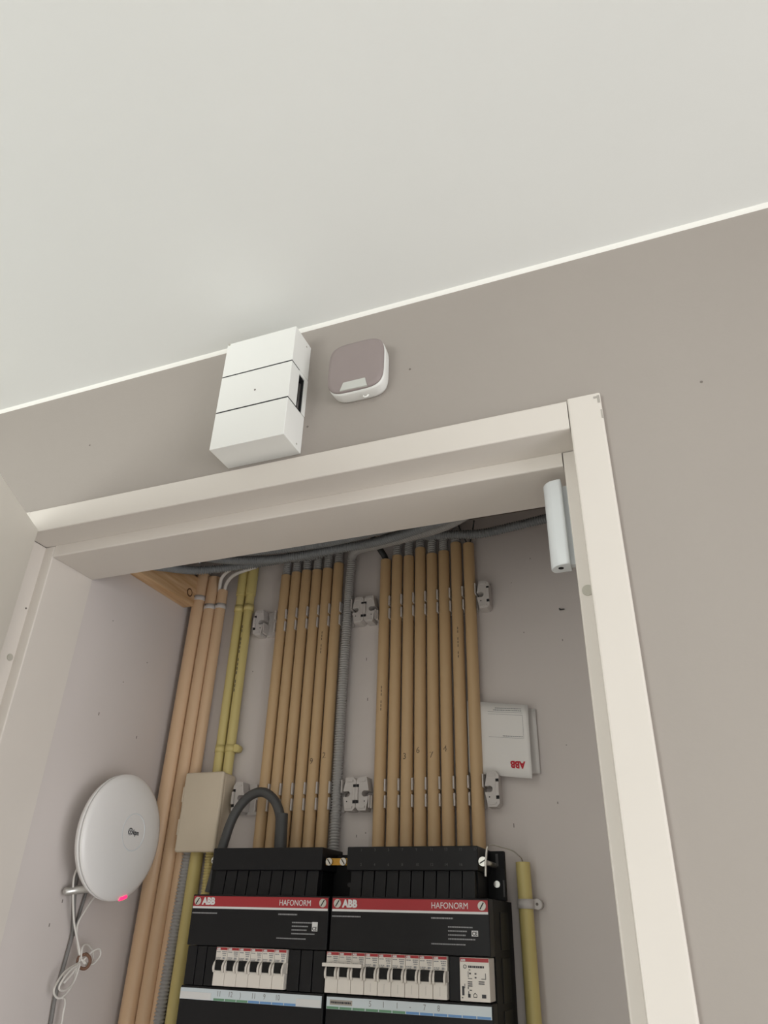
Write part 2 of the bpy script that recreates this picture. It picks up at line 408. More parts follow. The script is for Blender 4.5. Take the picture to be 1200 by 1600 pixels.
# magnetic door contact on the right post
t = thing('door_sensor', 'slim white rounded door contact on the right frame post', 'sensor', (-.085, .76, .36))
def sprof(z, s=1.0):
    base = [(-.0718, .7740), (-.0900, .7740), (-.0925, .7728), (-.0942, .7700), (-.0946, .7660), (-.0938, .7622), (-.0915, .7585), (-.0880, .7550), (-.0850, .7533), (-.0846, .7531), (-.0800, .7522), (-.0755, .7516), (-.0718, .7516)]
    return [(-.0890 + (x + .0890) * s, .7628 + (d - .7628) * s, z) for x, d in [(q[0] - .0058, q[1]) for q in base]]
bm = new(); loft(bm, [sprof(.3600, .93), sprof(.3612, 1), sprof(.4712, 1), sprof(.4725, .93)])
link('sensor_body', bm, 'cool_plastic', t)
cyl_part('screw_hole', 'groove_dark', t, (-.0888, .7615, .3602), (-.0888, .7615, .3596), .0030)
box_part('mounting_plate', 'cool_plastic', t, -.0777, -.0713, .7645, .773, .364, .469)

# ---------------------------------------------------------------- cupboard contents: conduits
LBANK = [-.6421, -.6203, -.5985, -.5762, -.5545, -.5325]
LTOP = [.5794, .5818, .5825, .5804, .5799, .5876]
RBANK = [-.4381, -.4158, -.3936, -.3719, -.3501, -.3282, -.3057, -.2829]
RTOP = [.5808, .5852, .5808, .5939, .5787, .5804, .5933, .5887]
R_P = .0096
PB = -.16
pipe_digits = {('R', 2): '3', ('R', 3): '6', ('R', 4): '7', ('R', 5): '4', ('L', 5): '2', ('L', 4): '9'}
def bank(xs, tops, key, words, stub):
    for i, (x, z) in enumerate(zip(xs, tops)):
        lab = '%s beige rigid conduit from the left in the %s' % (ORD[i], words)
        t = thing('conduit_pipe', lab, 'conduit', (x, D_PIPE, .0356), 'beige conduits in the %s' % words)
        bm = new(); add_pipe(bm, x, .0356, x, z, D_PIPE, R_P); link('rigid_pipe', bm, 'pipe_tan', t)
        if (key, i) in stub:
            tube_part('flexible_sleeve', 'flex_grey', t, [(x, D_PIPE, z - .012), (x, D_PIPE, z + .022), (x + .006, D_PIPE - .004, z + .045)], .0080, rib=.0016, n=12)
        if (key, i) in pipe_digits:
            bm = new(); text_bm(bm, pipe_digits[(key, i)], .013, lambda u, v, w: (x - .004 + u, D_PIPE - math.sqrt(max(1e-9, R_P ** 2 - (u - .004) ** 2)) - .0001 - w, .232 + (.004 if i % 2 else -.004) + v), thick=.0001)
            link('pencil_digit', bm, 'pencil', t)
        # printed stamp running along the pipe
        bm = new(); zz = .30 + (i * .067) % .16
        for k in range(9):
            if (k * 7 + i) % 4: add_box(bm, x + .0012, x + .0024, D_PIPE - R_P - .0001, D_PIPE - R_P + .0006, zz + k * .006, zz + k * .006 + .0042)
        if key == 'L' and i == 4 or key == 'R' and i in (0, 6): link('printed_stamp', bm, 'pencil', t)
        else: bm.free()
bank(LBANK, LTOP, 'L', 'six-pipe bank', {('L', i) for i in range(6)})
bank(RBANK, RTOP, 'R', 'eight-pipe bank', {('R', i) for i in range(1, 7)})

# grey corrugated conduit between the banks, bending away to the right at the top
t = thing('corrugated_conduit', 'grey corrugated conduit standing between the two beige pipe banks', 'conduit', (-.510, D_PIPE, .0356))
tube_part('corrugated_tube', 'flex_grey', t, [(-.5105, D_PIPE, .0356), (-.5105, D_PIPE, .1), (-.511, D_PIPE, .31), (-.509, D_PIPE, .50), (-.507, D_PIPE, .575), (-.492, 1.08, .598), (-.431, 1.04, .583), (-.379, 1.02, .576), (-.305, 1.0, .574), (-.255, .97, .571), (-.20, .93, .572)], .0085, rib=.0019, n=14)
def flex(label, pts, r=.0080, m='flex_dark'):
    t = thing('corrugated_conduit', label, 'conduit', (pts[0][0], pts[0][1], min(p[2] for p in pts)), 'corrugated conduits under the cupboard ceiling')
    tube_part('corrugated_tube', m, t, pts, r, rib=.0019, n=14)
flex('lowest grey corrugated conduit, running over the pine batten and first pipes', [(-.815, .88, .530), (-.799, .93, .545), (-.776, 1.0, .566), (-.722, 1.03, .578), (-.668, 1.05, .588), (-.619, 1.06, .594), (-.571, 1.072, .598), (-.535, 1.08, .612)])
flex('grey corrugated conduit sweeping across in front of the six-pipe bank', [(-.79, 1.0, .600), (-.733, .985, .577), (-.680, .985, .565), (-.614, .985, .556), (-.551, .985, .554), (-.491, .985, .556), (-.426, .985, .557), (-.369, .97, .554), (-.313, .95, .552), (-.255, .92, .546), (-.20, .89, .54)])
flex('highest grey corrugated conduit, tight behind the underside of the frame head', [(-.70, .965, .575), (-.626, .960, .563), (-.539, .960, .558), (-.479, .960, .558), (-.417, .950, .556), (-.343, .930, .552), (-.274, .905, .551), (-.21, .868, .556)])
flex('grey corrugated conduit running right from the eight-pipe bank behind the door contact', [(-.078, 1.03, .585), (-.120, 1.05, .590), (-.140, 1.06, .594), (-.198, 1.07, .594), (-.252, 1.075, .593), (-.304, 1.075, .599), (-.360, 1.075, .606), (-.398, 1.08, .612), (-.44, 1.085, .625)])
# black leads leaving the pipe mouths
t = tag(tube_part('black_cable', 'cable_black', None, [(-.438, D_PIPE, .565), (-.439, D_PIPE, .585), (-.4455, 1.090, .599), (-.453, 1.090, .612), (-.462, 1.092, .628)], .0055), 'black cable leaving the first pipe of the eight-pipe bank', 'cable')
for k, (dx, z) in enumerate(((.004, .601), (-.003, .606))):
    tag(tube_part('black_wire', 'cable_black', None, [(-.2829 + dx * .3, D_PIPE, .575), (-.2829 + dx, D_PIPE - .002, .592), (-.2829 + dx * 3, 1.085, z + .004), (-.2829 + dx * 4.5, 1.075, z + .02)], .0013, n=8),
        ['thin black wire bending right from the last pipe of the eight-pipe bank', 'thin black wire bending left from the last pipe of the eight-pipe bank'][k], 'wire')

# large pink-beige pipes in the left corner
for i, (xt, zt, xb, r, w) in enumerate(((-.8300, .606, -.8352, .0138, 'widest pinkish beige pipe, tight in the left cupboard corner'), (-.8035, .597, -.8075, .0122, 'middle pinkish beige pipe of the three in the left corner'), (-.7815, .567, -.7850, .0100, 'narrowest pinkish beige pipe, beside the white cables'))):
    t = thing('corner_pipe', w, 'pipe', (xb, D_PIPE, PB), 'pinkish pipes in the left corner')
    D = D_PIPE - (.0035, .0015, 0)[i]
    bm = new(); add_pipe(bm, xb, PB, xt, zt, D, r, 24); link('rigid_pipe', bm, 'pipe_pink', t)
    zc = (.553, .533, .533)[i]; xc = xb + (xt - xb) * (zc - PB) / (zt - PB)
    bm = new(); add_cyl(bm, (xc, D, zc - .005), (xc, D, zc + .005), r + .0007, 24); add_box(bm, xc - r * .4, xc + r * .4, D, D_BACK, zc - .005, zc + .005)
    sd = link('saddle', bm, 'clip_plastic', t)
    cyl_part('screw', 'stain', sd, (xc - .003, D - r - .0014, zc + .002), (xc - .003, D - r - .0022, zc + .002), .0018)
for k, pts in enumerate(([(-.786, D_PIPE - .003, .552), (-.785, 1.092, .573), (-.772, 1.078, .588), (-.745, 1.072, .600), (-.700, 1.074, .612)], [(-.7775, D_PIPE + .003, .550), (-.776, 1.097, .567), (-.764, 1.086, .580), (-.742, 1.078, .589), (-.700, 1.082, .600)])):
    tag(tube_part('white_cable', 'cable_white', None, pts, .0036, n=10), ['upper white cable arching out of the narrow corner pipe', 'lower white cable arching out of the narrow corner pipe'][k], 'cable', 'white cables from the corner pipe')

# yellow conduits with widened sockets
for i, (x, zt, zs) in enumerate(((-.7378, .622, .5501), (-.7172, .622, .5493))):
    t = thing('yellow_conduit', ['left yellow conduit going down behind the cream junction box', 'right yellow conduit going down behind the cream junction box'][i], 'conduit', (x, D_PIPE, .12), 'pair of yellow conduits above the junction box')
    bm = new(); add_pipe(bm, x - (.001 if i else .0005), .13, x, zs + .02, D_PIPE, .0084); link('rigid_pipe', bm, 'pipe_yellow', t)
    bm = new(); add_pipe(bm, x, zs, x, zt, D_PIPE, .0100); link('socket', bm, 'pipe_yellow', t)
    for zc in (.523, .262):
        bm = new(); add_cyl(bm, (x, D_PIPE, zc - .006), (x, D_PIPE, zc + .006), .0096, 20); add_box(bm, x - .004, x + .004, D_PIPE, D_BACK, zc - .006, zc + .006)
        if i and zc < .3: add_cyl(bm, (x + .012, 1.108, zc), (x + .012, 1.095, zc), .0065, 16); add_box(bm, x + .004, x + .012, 1.096, 1.108, zc - .006, zc + .006)
        link('saddle', bm, 'pipe_yellow', t)
    if i:
        bm = new()
        for k in range(16):
            if k % 5 != 3: add_box(bm, x - .004, x - .0026, D_PIPE - .0082, D_PIPE - .006, .36 + k * .008, .3655 + k * .008)
        link('printed_stamp', bm, 'print_dark', t)

# junction box
t = thing('junction_box', 'cream plastic junction box covering the yellow conduits', 'junction box', (-.742, D_BACK, .0985))
bm = new(); add_box(bm, -.7785, -.7050, 1.0735, D_BACK - .0005, .0990, .2190, bevel=.006, seg=3); link('box_body', bm, 'box_cream', t)
bm = new(); add_box(bm, -.7800, -.7048, 1.0690, 1.0775, .0975, .2196, bevel=.0035, seg=3); link('lid', bm, 'box_cream', t)
bm = new()
for z in (.135, .185): add_box(bm, -.7805, -.7786, 1.069, 1.078, z - .012, z + .012, bevel=.0006)
link('lid_catch', bm, 'box_cream', t)
# pipes coming out underneath the junction box
tag(tube_part('corrugated_conduit', 'flex_grey', None, [(-.7690, 1.094, .105), (-.7725, 1.094, 0.0), (-.7775, 1.094, -.13), (-.779, 1.094, PB)], .0088, rib=.0020, ribpitch=.0048, n=14), 'grey corrugated conduit hanging down from the cream junction box', 'conduit')
bm = new(); add_pipe(bm, -.7568, PB, -.7545, .11, 1.0975, .0105); o = tag(link('yellow_conduit', bm, 'pipe_yellow'), 'yellow rigid conduit below the junction box, beside the left panel', 'conduit')
tag(tube_part('corrugated_conduit', 'pipe_yellow', None, [(-.7310, 1.0985, .105), (-.7295, 1.0985, .04), (-.729, 1.0985, -.05)], .0072, rib=.0016, n=14), 'thin yellow corrugated conduit between junction box and left panel', 'conduit')

# ---------------------------------------------------------------- white snap clips that hold the banks
def make_clip():
    """clip around x = 0, z = 0, at the back board"""
    w, h = .0098, .0245
    root = bpy.data.objects.new('pipe_clip', None); C.objects.link(root); root.location = W((0, D_BACK, 0)); root.empty_display_size = .01
    notch = [(w * .98 - 0.0, .0045), (w * .55, .0050), (w * .25, .0025), (w * .18, 0), (w * .25, -.0025), (w * .55, -.0050), (w * .98, -.0045)]
    poly = [(-w, -h), (w * .55, -h), (w * .75, -h * .55)] + [(p[0], p[1]) for p in reversed(notch)] + [(w * .75, h * .55), (w * .55, h), (-w * .55, h), (-w, h * .8)]
    bm = new(); add_prism(bm, poly, lambda p: (p[0], D_BACK - .0002, p[1]), lambda p: (p[0], D_BACK - .0125, p[1])); link('clip_body', bm, 'clip_plastic', root)
    return root
def make_spare(mirror):
    s = -1 if mirror else 1
    w, h = .0105, .0245
    root = bpy.data.objects.new('pipe_clip', None); C.objects.link(root); root.location = W((0, D_BACK, 0)); root.empty_display_size = .01
    F = D_BACK - .021
    notch = []
    for k in range(9):
        a = math.radians(60 + k * 30); notch.append((-.0045 + .0040 * math.cos(a), .0040 * math.sin(a)))
    # outline: straight on the joint side, narrowing to the ends on the open side, keyhole in the open side
    poly = [(w, -h * .80), (w * .55, -h), (-w * .62, -h), (-w, -.0042)]
    poly += [(-w * .75, -.0042)] + [(-.0035 + .0045 * math.cos(math.radians(a)), .0045 * math.sin(math.radians(a))) for a in range(-110, 111, 20)] + [(-w * .75, .0042)]
    poly += [(-w, .0042), (-w * .62, h), (w * .55, h), (w, h * .80)]
    bm = new(); add_prism(bm, [(s * p[0], p[1]) for p in poly], lambda p: (p[0], D_BACK - .0002, p[1]), lambda p: (p[0], F, p[1])); b = link('clip_body', bm, 'clip_plastic', root)
    box_part('latch', 'clip_plastic', root, *(sorted((s * .0062, s * .0108))), F - .0035, F + .002, -.0095, .0095, bevel=.0006)
    for z in (.0118, -.0118): box_part('latch_slot', 'groove_dark', root, *(sorted((s * .0058, s * .0104))), F - .0003, F + .001, z - .0022, z + .0022)
    cyl_part('pin_hole', 'groove_dark', root, (s * -.004, F + .001, -.011), (s * -.004, F - .0003, -.011), .0010, n=10)
    box_part('prong', 'clip_plastic', root, *(sorted((s * -.0135, s * -.0118))), D_BACK - .024, D_BACK - .002, *((.003, .021) if not mirror else (-.021, -.003)))
    for z in (.0195, -.0195): box_part('end_rib', 'clip_plastic', root, *(sorted((s * -.0048, s * .0056))), F - .0012, F + .001, z - .0016, z + .0016)
    return root
def make_holder():
    """clip with a pipe in it: base plate and two staggered prongs that show in the gaps"""
    root = bpy.data.objects.new('pipe_clip', None); C.objects.link(root); root.location = W((0, D_BACK, 0)); root.empty_display_size = .01
    box_part('clip_body', 'clip_plastic', root, -.0105, .0105, D_BACK - .0045, D_BACK - .0002, -.0245, .0245, bevel=.0004)
    box_part('prong', 'clip_plastic', root, .0097, .0120, D_PIPE - .0080, D_BACK - .0046, .0025, .0205, bevel=.0004)
    box_part('prong', 'clip_plastic', root, -.0120, -.0097, D_PIPE - .0080, D_BACK - .0046, -.0215, -.0035, bevel=.0004)
    return root
protos = {'hold': make_holder(), 'spL': make_spare(True), 'spR': make_spare(False)}
used = set()
for row, zc in (('upper', .4870), ('lower', .1800)):
    spec = [(-.6860, 'spL', 'outer spare white clip left of the six-pipe bank, %s row'), (-.6645, 'hold', 'inner spare white clip left of the six-pipe bank, %s row')]
    spec += [(x, 'hold', 'white clip behind the %s pipe of the six-pipe bank, %%s row' % ORD[i]) for i, x in enumerate(LBANK)]
    spec += [(-.5105, 'hold', 'white clip behind the standing grey corrugated conduit, %s row'), (-.4855, 'spR', 'left spare white clip between the two pipe banks, %s row'), (-.4638, 'spL', 'right spare white clip between the two pipe banks, %s row')]
    spec += [(x, 'hold', 'white clip behind the %s pipe of the eight-pipe bank, %%s row' % ORD[i]) for i, x in enumerate(RBANK)]
    spec += [(-.2590, 'spR', 'spare white clip right of the eight-pipe bank, %s row')]
    for x, kind, lab in spec:
        p = protos[kind]
        if kind in used: o = copy_tree(p, None)
        else: o = p; used.add(kind)
        o.location = W((x, D_BACK, zc)); tag(o, lab % row, 'pipe clip', 'white snap clips in the %s row' % row)

# ---------------------------------------------------------------- pine batten on the left cupboard wall
t = thing('wood_batten', 'short pine batten with a knot at the top of the left cupboard wall', 'batten', (-.845, 1.0, .535))
bm = new(); add_box(bm, XL_JAMB, -.8330, .86, 1.0835, .5345, .5960, bevel=.001); link('batten_body', bm, 'pine', t)
bm = new(); add_cyl(bm, (-.8331, 1.064, .556), (-.8326, 1.064, .556), .0085, 18); kn = link('knot', bm, 'pine_knot', t)
bm = new(); add_cyl(bm, (-.8327, 1.064, .556), (-.8324, 1.064, .556), .0060, 18); link('knot_core', bm, 'pine', kn)

# ---------------------------------------------------------------- distribution panels
D_P = .977
def screw(name, parent, x, z, d, r, m='screw_cover', ang=.9):
    bm = new(); add_cyl(bm, (x, d + .001, z), (x, d - .0012, z), r, 20); s = link(name, bm, m, parent)
    bm = new(); t0 = bmesh.new(); bmesh.ops.create_cube(t0, size=1)
    M = Matrix.Translation(W((x, d - .0012, z))) @ Matrix.Rotation(-ang, 4, 'Y') @ Matrix.Diagonal((r * 1.7, .0005, r * .26, 1)); merge(bm, t0, M)
    link('screw_slot', bm, 'groove_dark', s); return s
def small_print(bm, x, z, w, h, d, seed, gap=.3):
    rnd = random.Random(seed); u = 0.0
    while u < w - .0006:
        l = min(rnd.uniform(.0009, .0032), w - u)
        add_box(bm, x + u, x + u + l, d - .00025, d + .0005, z, z + h); u += l + h * gap
def breaker(name, x0, n, label, group, tie=False):
    w = .0176; zt, H = -.0271, .0435
    t = thing(name, label, 'circuit breaker', (x0 + w * n / 2, D_P, zt - H), group)
    for k in range(n):
        a, b = x0 + k * w + .0002, x0 + (k + 1) * w - .0002
        bd = new()
        add_box(bd, a, b, .974, .9992, zt - .0150, zt, bevel=.0004)
        add_box(bd, a, b, .980, .9992, zt - .0265, zt - .0150)
        add_box(bd, a, b, .9725, .9992, zt - H, zt - .0262, bevel=.0006)
        body = link('breaker_body', bd, 'breaker_white', t)
        rb = box_part('red_band', 'red_band', t, a + .0003, b - .0003, .9736, .9745, zt - .0034, zt - .0004)
        bm = new(); text_bm(bm, 'ABB', .0030, front(a + .0010, .9736, zt - .0031), bold=.00012); link('lettering', bm, 'print_white', rb)
        bm = new()
        small_print(bm, a + .001, zt - .0060, .0060, .0010, .974, k); small_print(bm, a + .0092, zt - .0058, .0070, .0011, .974, k + 5)
        small_print(bm, a + .0098, zt - .0080, .0060, .0014, .974, k + 9); small_print(bm, a + .0105, zt - .0100, .0050, .0009, .974, k + 2)
        small_print(bm, a + .0010, zt - .0125, .0070, .0009, .974, k + 3, .8); small_print(bm, a + .0010, zt - .0141, .0070, .0009, .974, k + 4, .8)
        small_print(bm, a + .0108, zt - .0136, .0040, .0022, .974, k + 6)
        link('printed_rating', bm, 'print_grey', t)
        box_part('toggle', 'toggle_black', t, a + .0022, b - .0036, .9705, .985, zt - .0262, zt - .0146, bevel=.0008)
        for ex in (a + .0000, b - .0036):
            bm = new(); poly = [(.9735, -.0150), (.9705, -.0175), (.9685, -.0215), (.9685, -.0250), (.9700, -.0280), (.9730, -.0295), (.980, -.0295), (.980, -.0150)]
            add_prism(bm, poly, lambda p: (ex + .0002, p[0], zt + p[1]), lambda p: (ex + .0025, p[0], zt + p[1])); link('toggle_cheek', bm, 'breaker_white', t)
        if n == 1 and k == 0 and label.find('right panel') >= 0:
            box_part('seam', 'print_grey', t, (a + b) / 2 - .0001, (a + b) / 2 + .0001, .97235, .973, zt - .040, zt - .031)
    if tie:
        box_part('handle_tie', 'breaker_white', t, x0 - .0018, x0 + n * w - .0010, .9655, .9700, zt - .0158, zt - .0118, bevel=.0006)
    return t
def panel(x0, x1, label, words, blanks, strip, ridge, ribs):
    t = thing('distribution_panel', label, 'distribution board', ((x0 + x1) / 2, D_BACK, -.30))
    zt = .0350
    bm = new()
    add_box(bm, x0, x1, 1.0, D_BACK - .008, -.30, zt)
    link('housing', bm, 'panel_deep', t)
    bm = new(); add_box(bm, x0, x1, D_P, 1.0, -.0262, zt, bevel=.0012); cv = link('upper_cover', bm, 'panel_black', t)
    bm = new(); add_box(bm, x0, x1, D_P, 1.0, -.30, -.0722, bevel=.0012); lc = link('lower_cover', bm, 'panel_black', t)
    # red band, white line, lettering, cover screws
    rb = box_part('red_band', 'red_band', t, x0 + .0018, x1 - .0012, D_P - .0005, D_P + .001, .0204, .0330)
    box_part('white_line', 'print_white', t, x0 + .0018, x1 - .0012, D_P - .0006, D_P + .001, .0178, .0204)
    bm = new(); text_bm(bm, 'ABB', .0118, front(x0 + .0165, D_P - .0005, .0228), bold=.0006, squash=.95); link('lettering', bm, 'print_white', rb)
    bm = new(); text_bm(bm, 'HAFONORM', .0098, front(x1 - .0735, D_P - .0005, .0232), squash=.86); link('lettering', bm, 'print_white', rb)
    screw('cover_screw', t, x0 + .0092, .0268, D_P - .0006, .0050, ang=1.0); screw('cover_screw', t, x1 - .0085, .0268, D_P - .0006, .0050, ang=1.0)
    bm = new()
    small_print(bm, x0 + .002, .0115, .040, .0015, D_P, 3); small_print(bm, x1 - .0735, .0120, .028, .0017, D_P, 8)
    for k in range(4): small_print(bm, x1 - .052, .0030 - k * .0042, (.031, .024, .022, .034)[k], .0014, D_P, 11 + k)
    small_print(bm, x1 - .0735, -.0152, .043, .0013, D_P, 21)
    link('small_print', bm, 'print_grey', t)
    bm = new(); add_box(bm, x1 - .0225, x1 - .0145, D_P - .0003, D_P + .0005, -.0055, .0005 if words == 'right panel' else .0048); cp = link('mark_plate', bm, 'print_white', t)
    bm = new(); text_bm(bm, 'CE', .0056, front(x1 - .0220, D_P - .0003, -.0045), bold=.0001); link('lettering', bm, 'panel_deep', cp)
    # blank modules beside the breakers
    for a, b in blanks:
        box_part('blank_module', 'panel_black', t, a + .0006, b - .0006, D_P + .0012, 1.0, -.0718, -.0268, bevel=.0008)
    # label strip
    s0, s1 = strip
    st = box_part('label_strip', 'strip_paper', t, s0, s1, D_P - .0008, D_P + .001, -.0872, -.0747)
    # terminal hood above the cover, with its ribbed throat
    r0, r1 = ridge
    hd = box_part('terminal_hood', 'panel_black', t, r0, r1, 1.0, 1.070, .0672, .0962, bevel=.0012)
    box_part('throat', 'panel_deep', t, r0 + .004, r1 - .004, 1.012, 1.075, zt, .0672)
    n = ribs; p = (r1 - r0 - .010) / n
    for k in range(n):
        a = r0 + .005 + k * p
        bm = new(); add_prism(bm, [(a + .0010, .0668), (a + p - .0010, .0668), (a + p - .0006, zt + .0005), (a + .0006, zt + .0005)], lambda q: (q[0], 1.0125, q[1]), lambda q: (q[0], 1.0045 - (.0668 - q[1]) * .12, q[1]))
        link('rib', bm, 'panel_black', t)
    return t, cv, lc, st, hd
RX0, RX1 = -.4530, -.2425
LX0, LX1 = -.6675, -.4565
lp = panel(LX0, LX1, 'left black distribution panel with six breakers and handwritten strip', 'left panel',
           [(-.6660, -.6500), (-.6500, -.6350), (-.6350, -.6180), (-.5108, -.4930), (-.4930, -.4754), (-.4754, -.4578)], (-.6668, -.4590), (-.6590, -.4815), 9)
rp = panel(RX0, RX1, 'right black distribution panel with nine switch poles and white timer module', 'right panel',
           [(-.2950, -.2805)], (-.4520, -.2440), (-.4440, -.2600), 10)
for P, s0, cells, first in ((lp, -.6668, 12, 3), (rp, -.4520, 12, 0)):
    st = P[3]; w = .0173
    for k in range(12):
        if P is lp and (k < 3 or k > 9): continue
        green = (k < 6)
        box_part('colour_mark', 'strip_green' if green else 'strip_blue', st, s0 + k * w + .0006, s0 + (k + 1) * w - .0006, D_P - .0011, D_P, -.0870, -.0845)
    bm = new()
    for k, s in (((3, '11'), (4, '12'), (5, ')'), (6, '11'), (7, '9'), (8, '10')) if P is lp else ((3, '5'), (4, '1'), (5, '1'), (6, '-'), (7, '7'), (8, '8'))):
        text_bm(bm, s, .0085, front(s0 + k * w + .0045, D_P - .0009, -.0822), squash=.8, thick=.0002)
    link('handwriting', bm, 'print_grey', st)
for a, b in ((-.6660, -.6185), (-.4940, -.4600)):
    box_part('strip_cover', 'print_white', lp[3], a, b, D_P - .0012, D_P, -.0868, -.0790)
pc = box_part('printed_name', 'chip', rp[3], -.4475, -.4175, D_P - .0011, D_P, -.0828, -.0775)
bm = new(); small_print(bm, -.4462, -.0812, .027, .0020, D_P - .0011, 31); link('lettering', bm, 'print_dark', pc)
# numbers moulded into the right hood
bm = new()
for r, z in ((0, .0905), (1, .0725)):
    for k in range(8 if r else 9):
        text_bm(bm, str(k * 2 + 1 + r), .0048, front(-.4240 + k * .0198, 1.0, z), thick=.0003)
link('moulded_numbers', bm, 'cable_dark', rp[4])
for x in (-.6065, -.5480, -.5320): cyl_part('drill_hole', 'groove_dark', lp[0], (x, 1.001, .0715), (x, .9997, .0715), .0014, n=12)
# mounting plate ears at the right of the right panel and between the panels
bm = new(); add_box(bm, -.2700, -.2405, 1.066, 1.074, .0352, .0955, bevel=.0012); ear = link('mounting_ear', bm, 'panel_deep', rp[0])
screw('ear_screw', ear, -.2535, .0775, 1.000, .0056, 'metal_bright', .5); cyl_part('screw_stem', 'metal_bright', ear, (-.2535, 1.001, .0775), (-.2535, 1.067, .0775), .0032)
cyl_part('small_screw', 'metal_bright', ear, (-.2520, 1.0665, .0550), (-.2520, 1.0640, .0550), .0042)
for a, b, c, d in ((-.2525, -.2490, .077, .092), (-.2440, -.2418, .040, .060)): box_part('ear_slot', 'cable_dark', ear, a, b, 1.0656, 1.067, c, d)
bm = new(); add_box(bm, -.5000, -.4460, 1.050, 1.090, .0352, .0905, bevel=.0010); mid = link('joining_plate', bm, 'panel_deep', lp[0])
box_part('brass_bar', 'brass', mid, -.4770, -.4446, 1.003, 1.007, .0735, .0822, bevel=.0004)
for x in (-.4712, -.4500): screw('bar_screw', mid, x, .0778, 1.0015, .0048, 'metal_bright', 2.2)
cyl_part('bar_stem', 'brass', mid, (-.4605, 1.007, .0778), (-.4605, 1.051, .0778), .003)
cyl_part('small_screw', 'cable_dark', mid, (-.4600, 1.0505, .0520), (-.4600, 1.0480, .0520), .0028)
screw('side_screw', lp[0], -.6690, .0815, 1.020, .0048, 'metal_bright', .3)
box_part('side_bracket', 'panel_deep', lp[0], -.6710, -.6580, 1.0215, 1.09, .036, .0875)
# raised knockouts down the right side of the right housing
bm = new()
for z0, z1 in ((-.020, .022), (-.075, -.028), (-.125, -.082)): add_box(bm, RX1 - .0005, RX1 + .0012, 1.03, 1.075, z0, z1, bevel=.0008)
link('side_knockout', bm, 'panel_black', rp[0])

for k in range(6):
    breaker('circuit_breaker', -.6174 + k * .01768, 1, '%s white circuit breaker from the left in the left panel' % ORD[k], 'circuit breakers of the left panel')
breaker('main_switch', -.4545, 3, 'three-pole switch with white tie bar at left of the right panel', 'switches of the right panel', tie=True)
for k in range(6):
    breaker('circuit_breaker', -.4545 + (k + 3) * .01768, 1, '%s single white circuit breaker right of the three-pole switch in the right panel' % ORD[k], 'switches of the right panel')
# timer module
t = thing('timer_module', 'white module printed with circuit symbols at right of the right panel', 'relay module', (-.262, D_P, -.0706))
box_part('module_body', 'breaker_white', t, -.2800, -.2442, .9735, .9992, -.0706, -.0272, bevel=.0008)
rb = box_part('red_band', 'red_band', t, -.2794, -.2448, .9731, .9745, -.0316, -.0277)
bm = new(); text_bm(bm, 'ABB', .0032, front(-.2785, .9731, -.0311), bold=.00012); link('lettering', bm, 'print_white', rb)
bm = new(); d = .9735
small_print(bm, -.2695, -.0375, .019, .0022, d, 51, .2)
for k in range(10):
    a = 2 * math.pi * k / 10; add_box(bm, -.2735 + .0017 * math.cos(a) - .0004, -.2735 + .0017 * math.cos(a) + .0004, d - .0003, d + .0005, -.0365 + .0017 * math.sin(a) - .0004, -.0365 + .0017 * math.sin(a) + .0004)
for x, z, w, h in ((-.2690, -.0400, .002, .0008), (-.2700, -.0470, .0006, .006), (-.2700, -.0485, .0050, .0006), (-.2685, -.0440, .002, .0016), (-.2620, -.0440, .0022, .0014), (-.2620, -.0478, .0022, .0014), (-.2540, -.0485, .0050, .0006), (-.2492, -.0485, .0006, .006),
                   (-.2705, -.0520, .0055, .0010), (-.2705, -.0540, .0055, .0010), (-.2705, -.0560, .0055, .0010), (-.2575, -.0515, .0070, .0010), (-.2575, -.0535, .0070, .0010), (-.2705, -.0585, .0010, .0020), (-.2685, -.0600, .0028, .0008), (-.2700, -.0635, .0008, .0030),
                   (-.2775, -.0650, .0026, .0090), (-.2745, -.0580, .0006, .0045), (-.2772, -.0580, .0030, .0006), (-.2780, -.0678, .0016, .0010), (-.2705, -.0668, .0030, .0036), (-.2540, -.0668, .0050, .0036)):
    add_box(bm, x, x + w, d - .0003, d + .0005, z, z + h)
pts = [(-.2640, -.0640), (-.2620, -.0622), (-.2600, -.0640), (-.2600, -.0662), (-.2640, -.0662)]
for a, b in zip(pts, pts[1:] + pts[:1]): add_cyl(bm, (a[0], d, a[1]), (b[0], d, b[1]), .00035, 6)
link('circuit_print', bm, 'print_dark', t)

# dark grey cable arching out of the left panel into its sleeve
t = thing('power_cable', 'thick dark grey cable arching above the left black panel', 'cable', (-.63, 1.05, .09))
tube_part('cable_arch', 'cable_dark', t, [(-.690, 1.050, .040), (-.680, 1.052, .095), (-.668, 1.055, .145), (-.647, 1.057, .174), (-.6215, 1.058, .182), (-.6000, 1.060, .170), (-.5885, 1.062, .148), (-.5855, 1.063, .12), (-.585, 1.063, .0975)], .0074, n=16)
bm = new(); add_pipe(bm, -.5830, .0964, -.5855, .1500, 1.063, .0095); link('sleeve', bm, 'cable_dark', t)

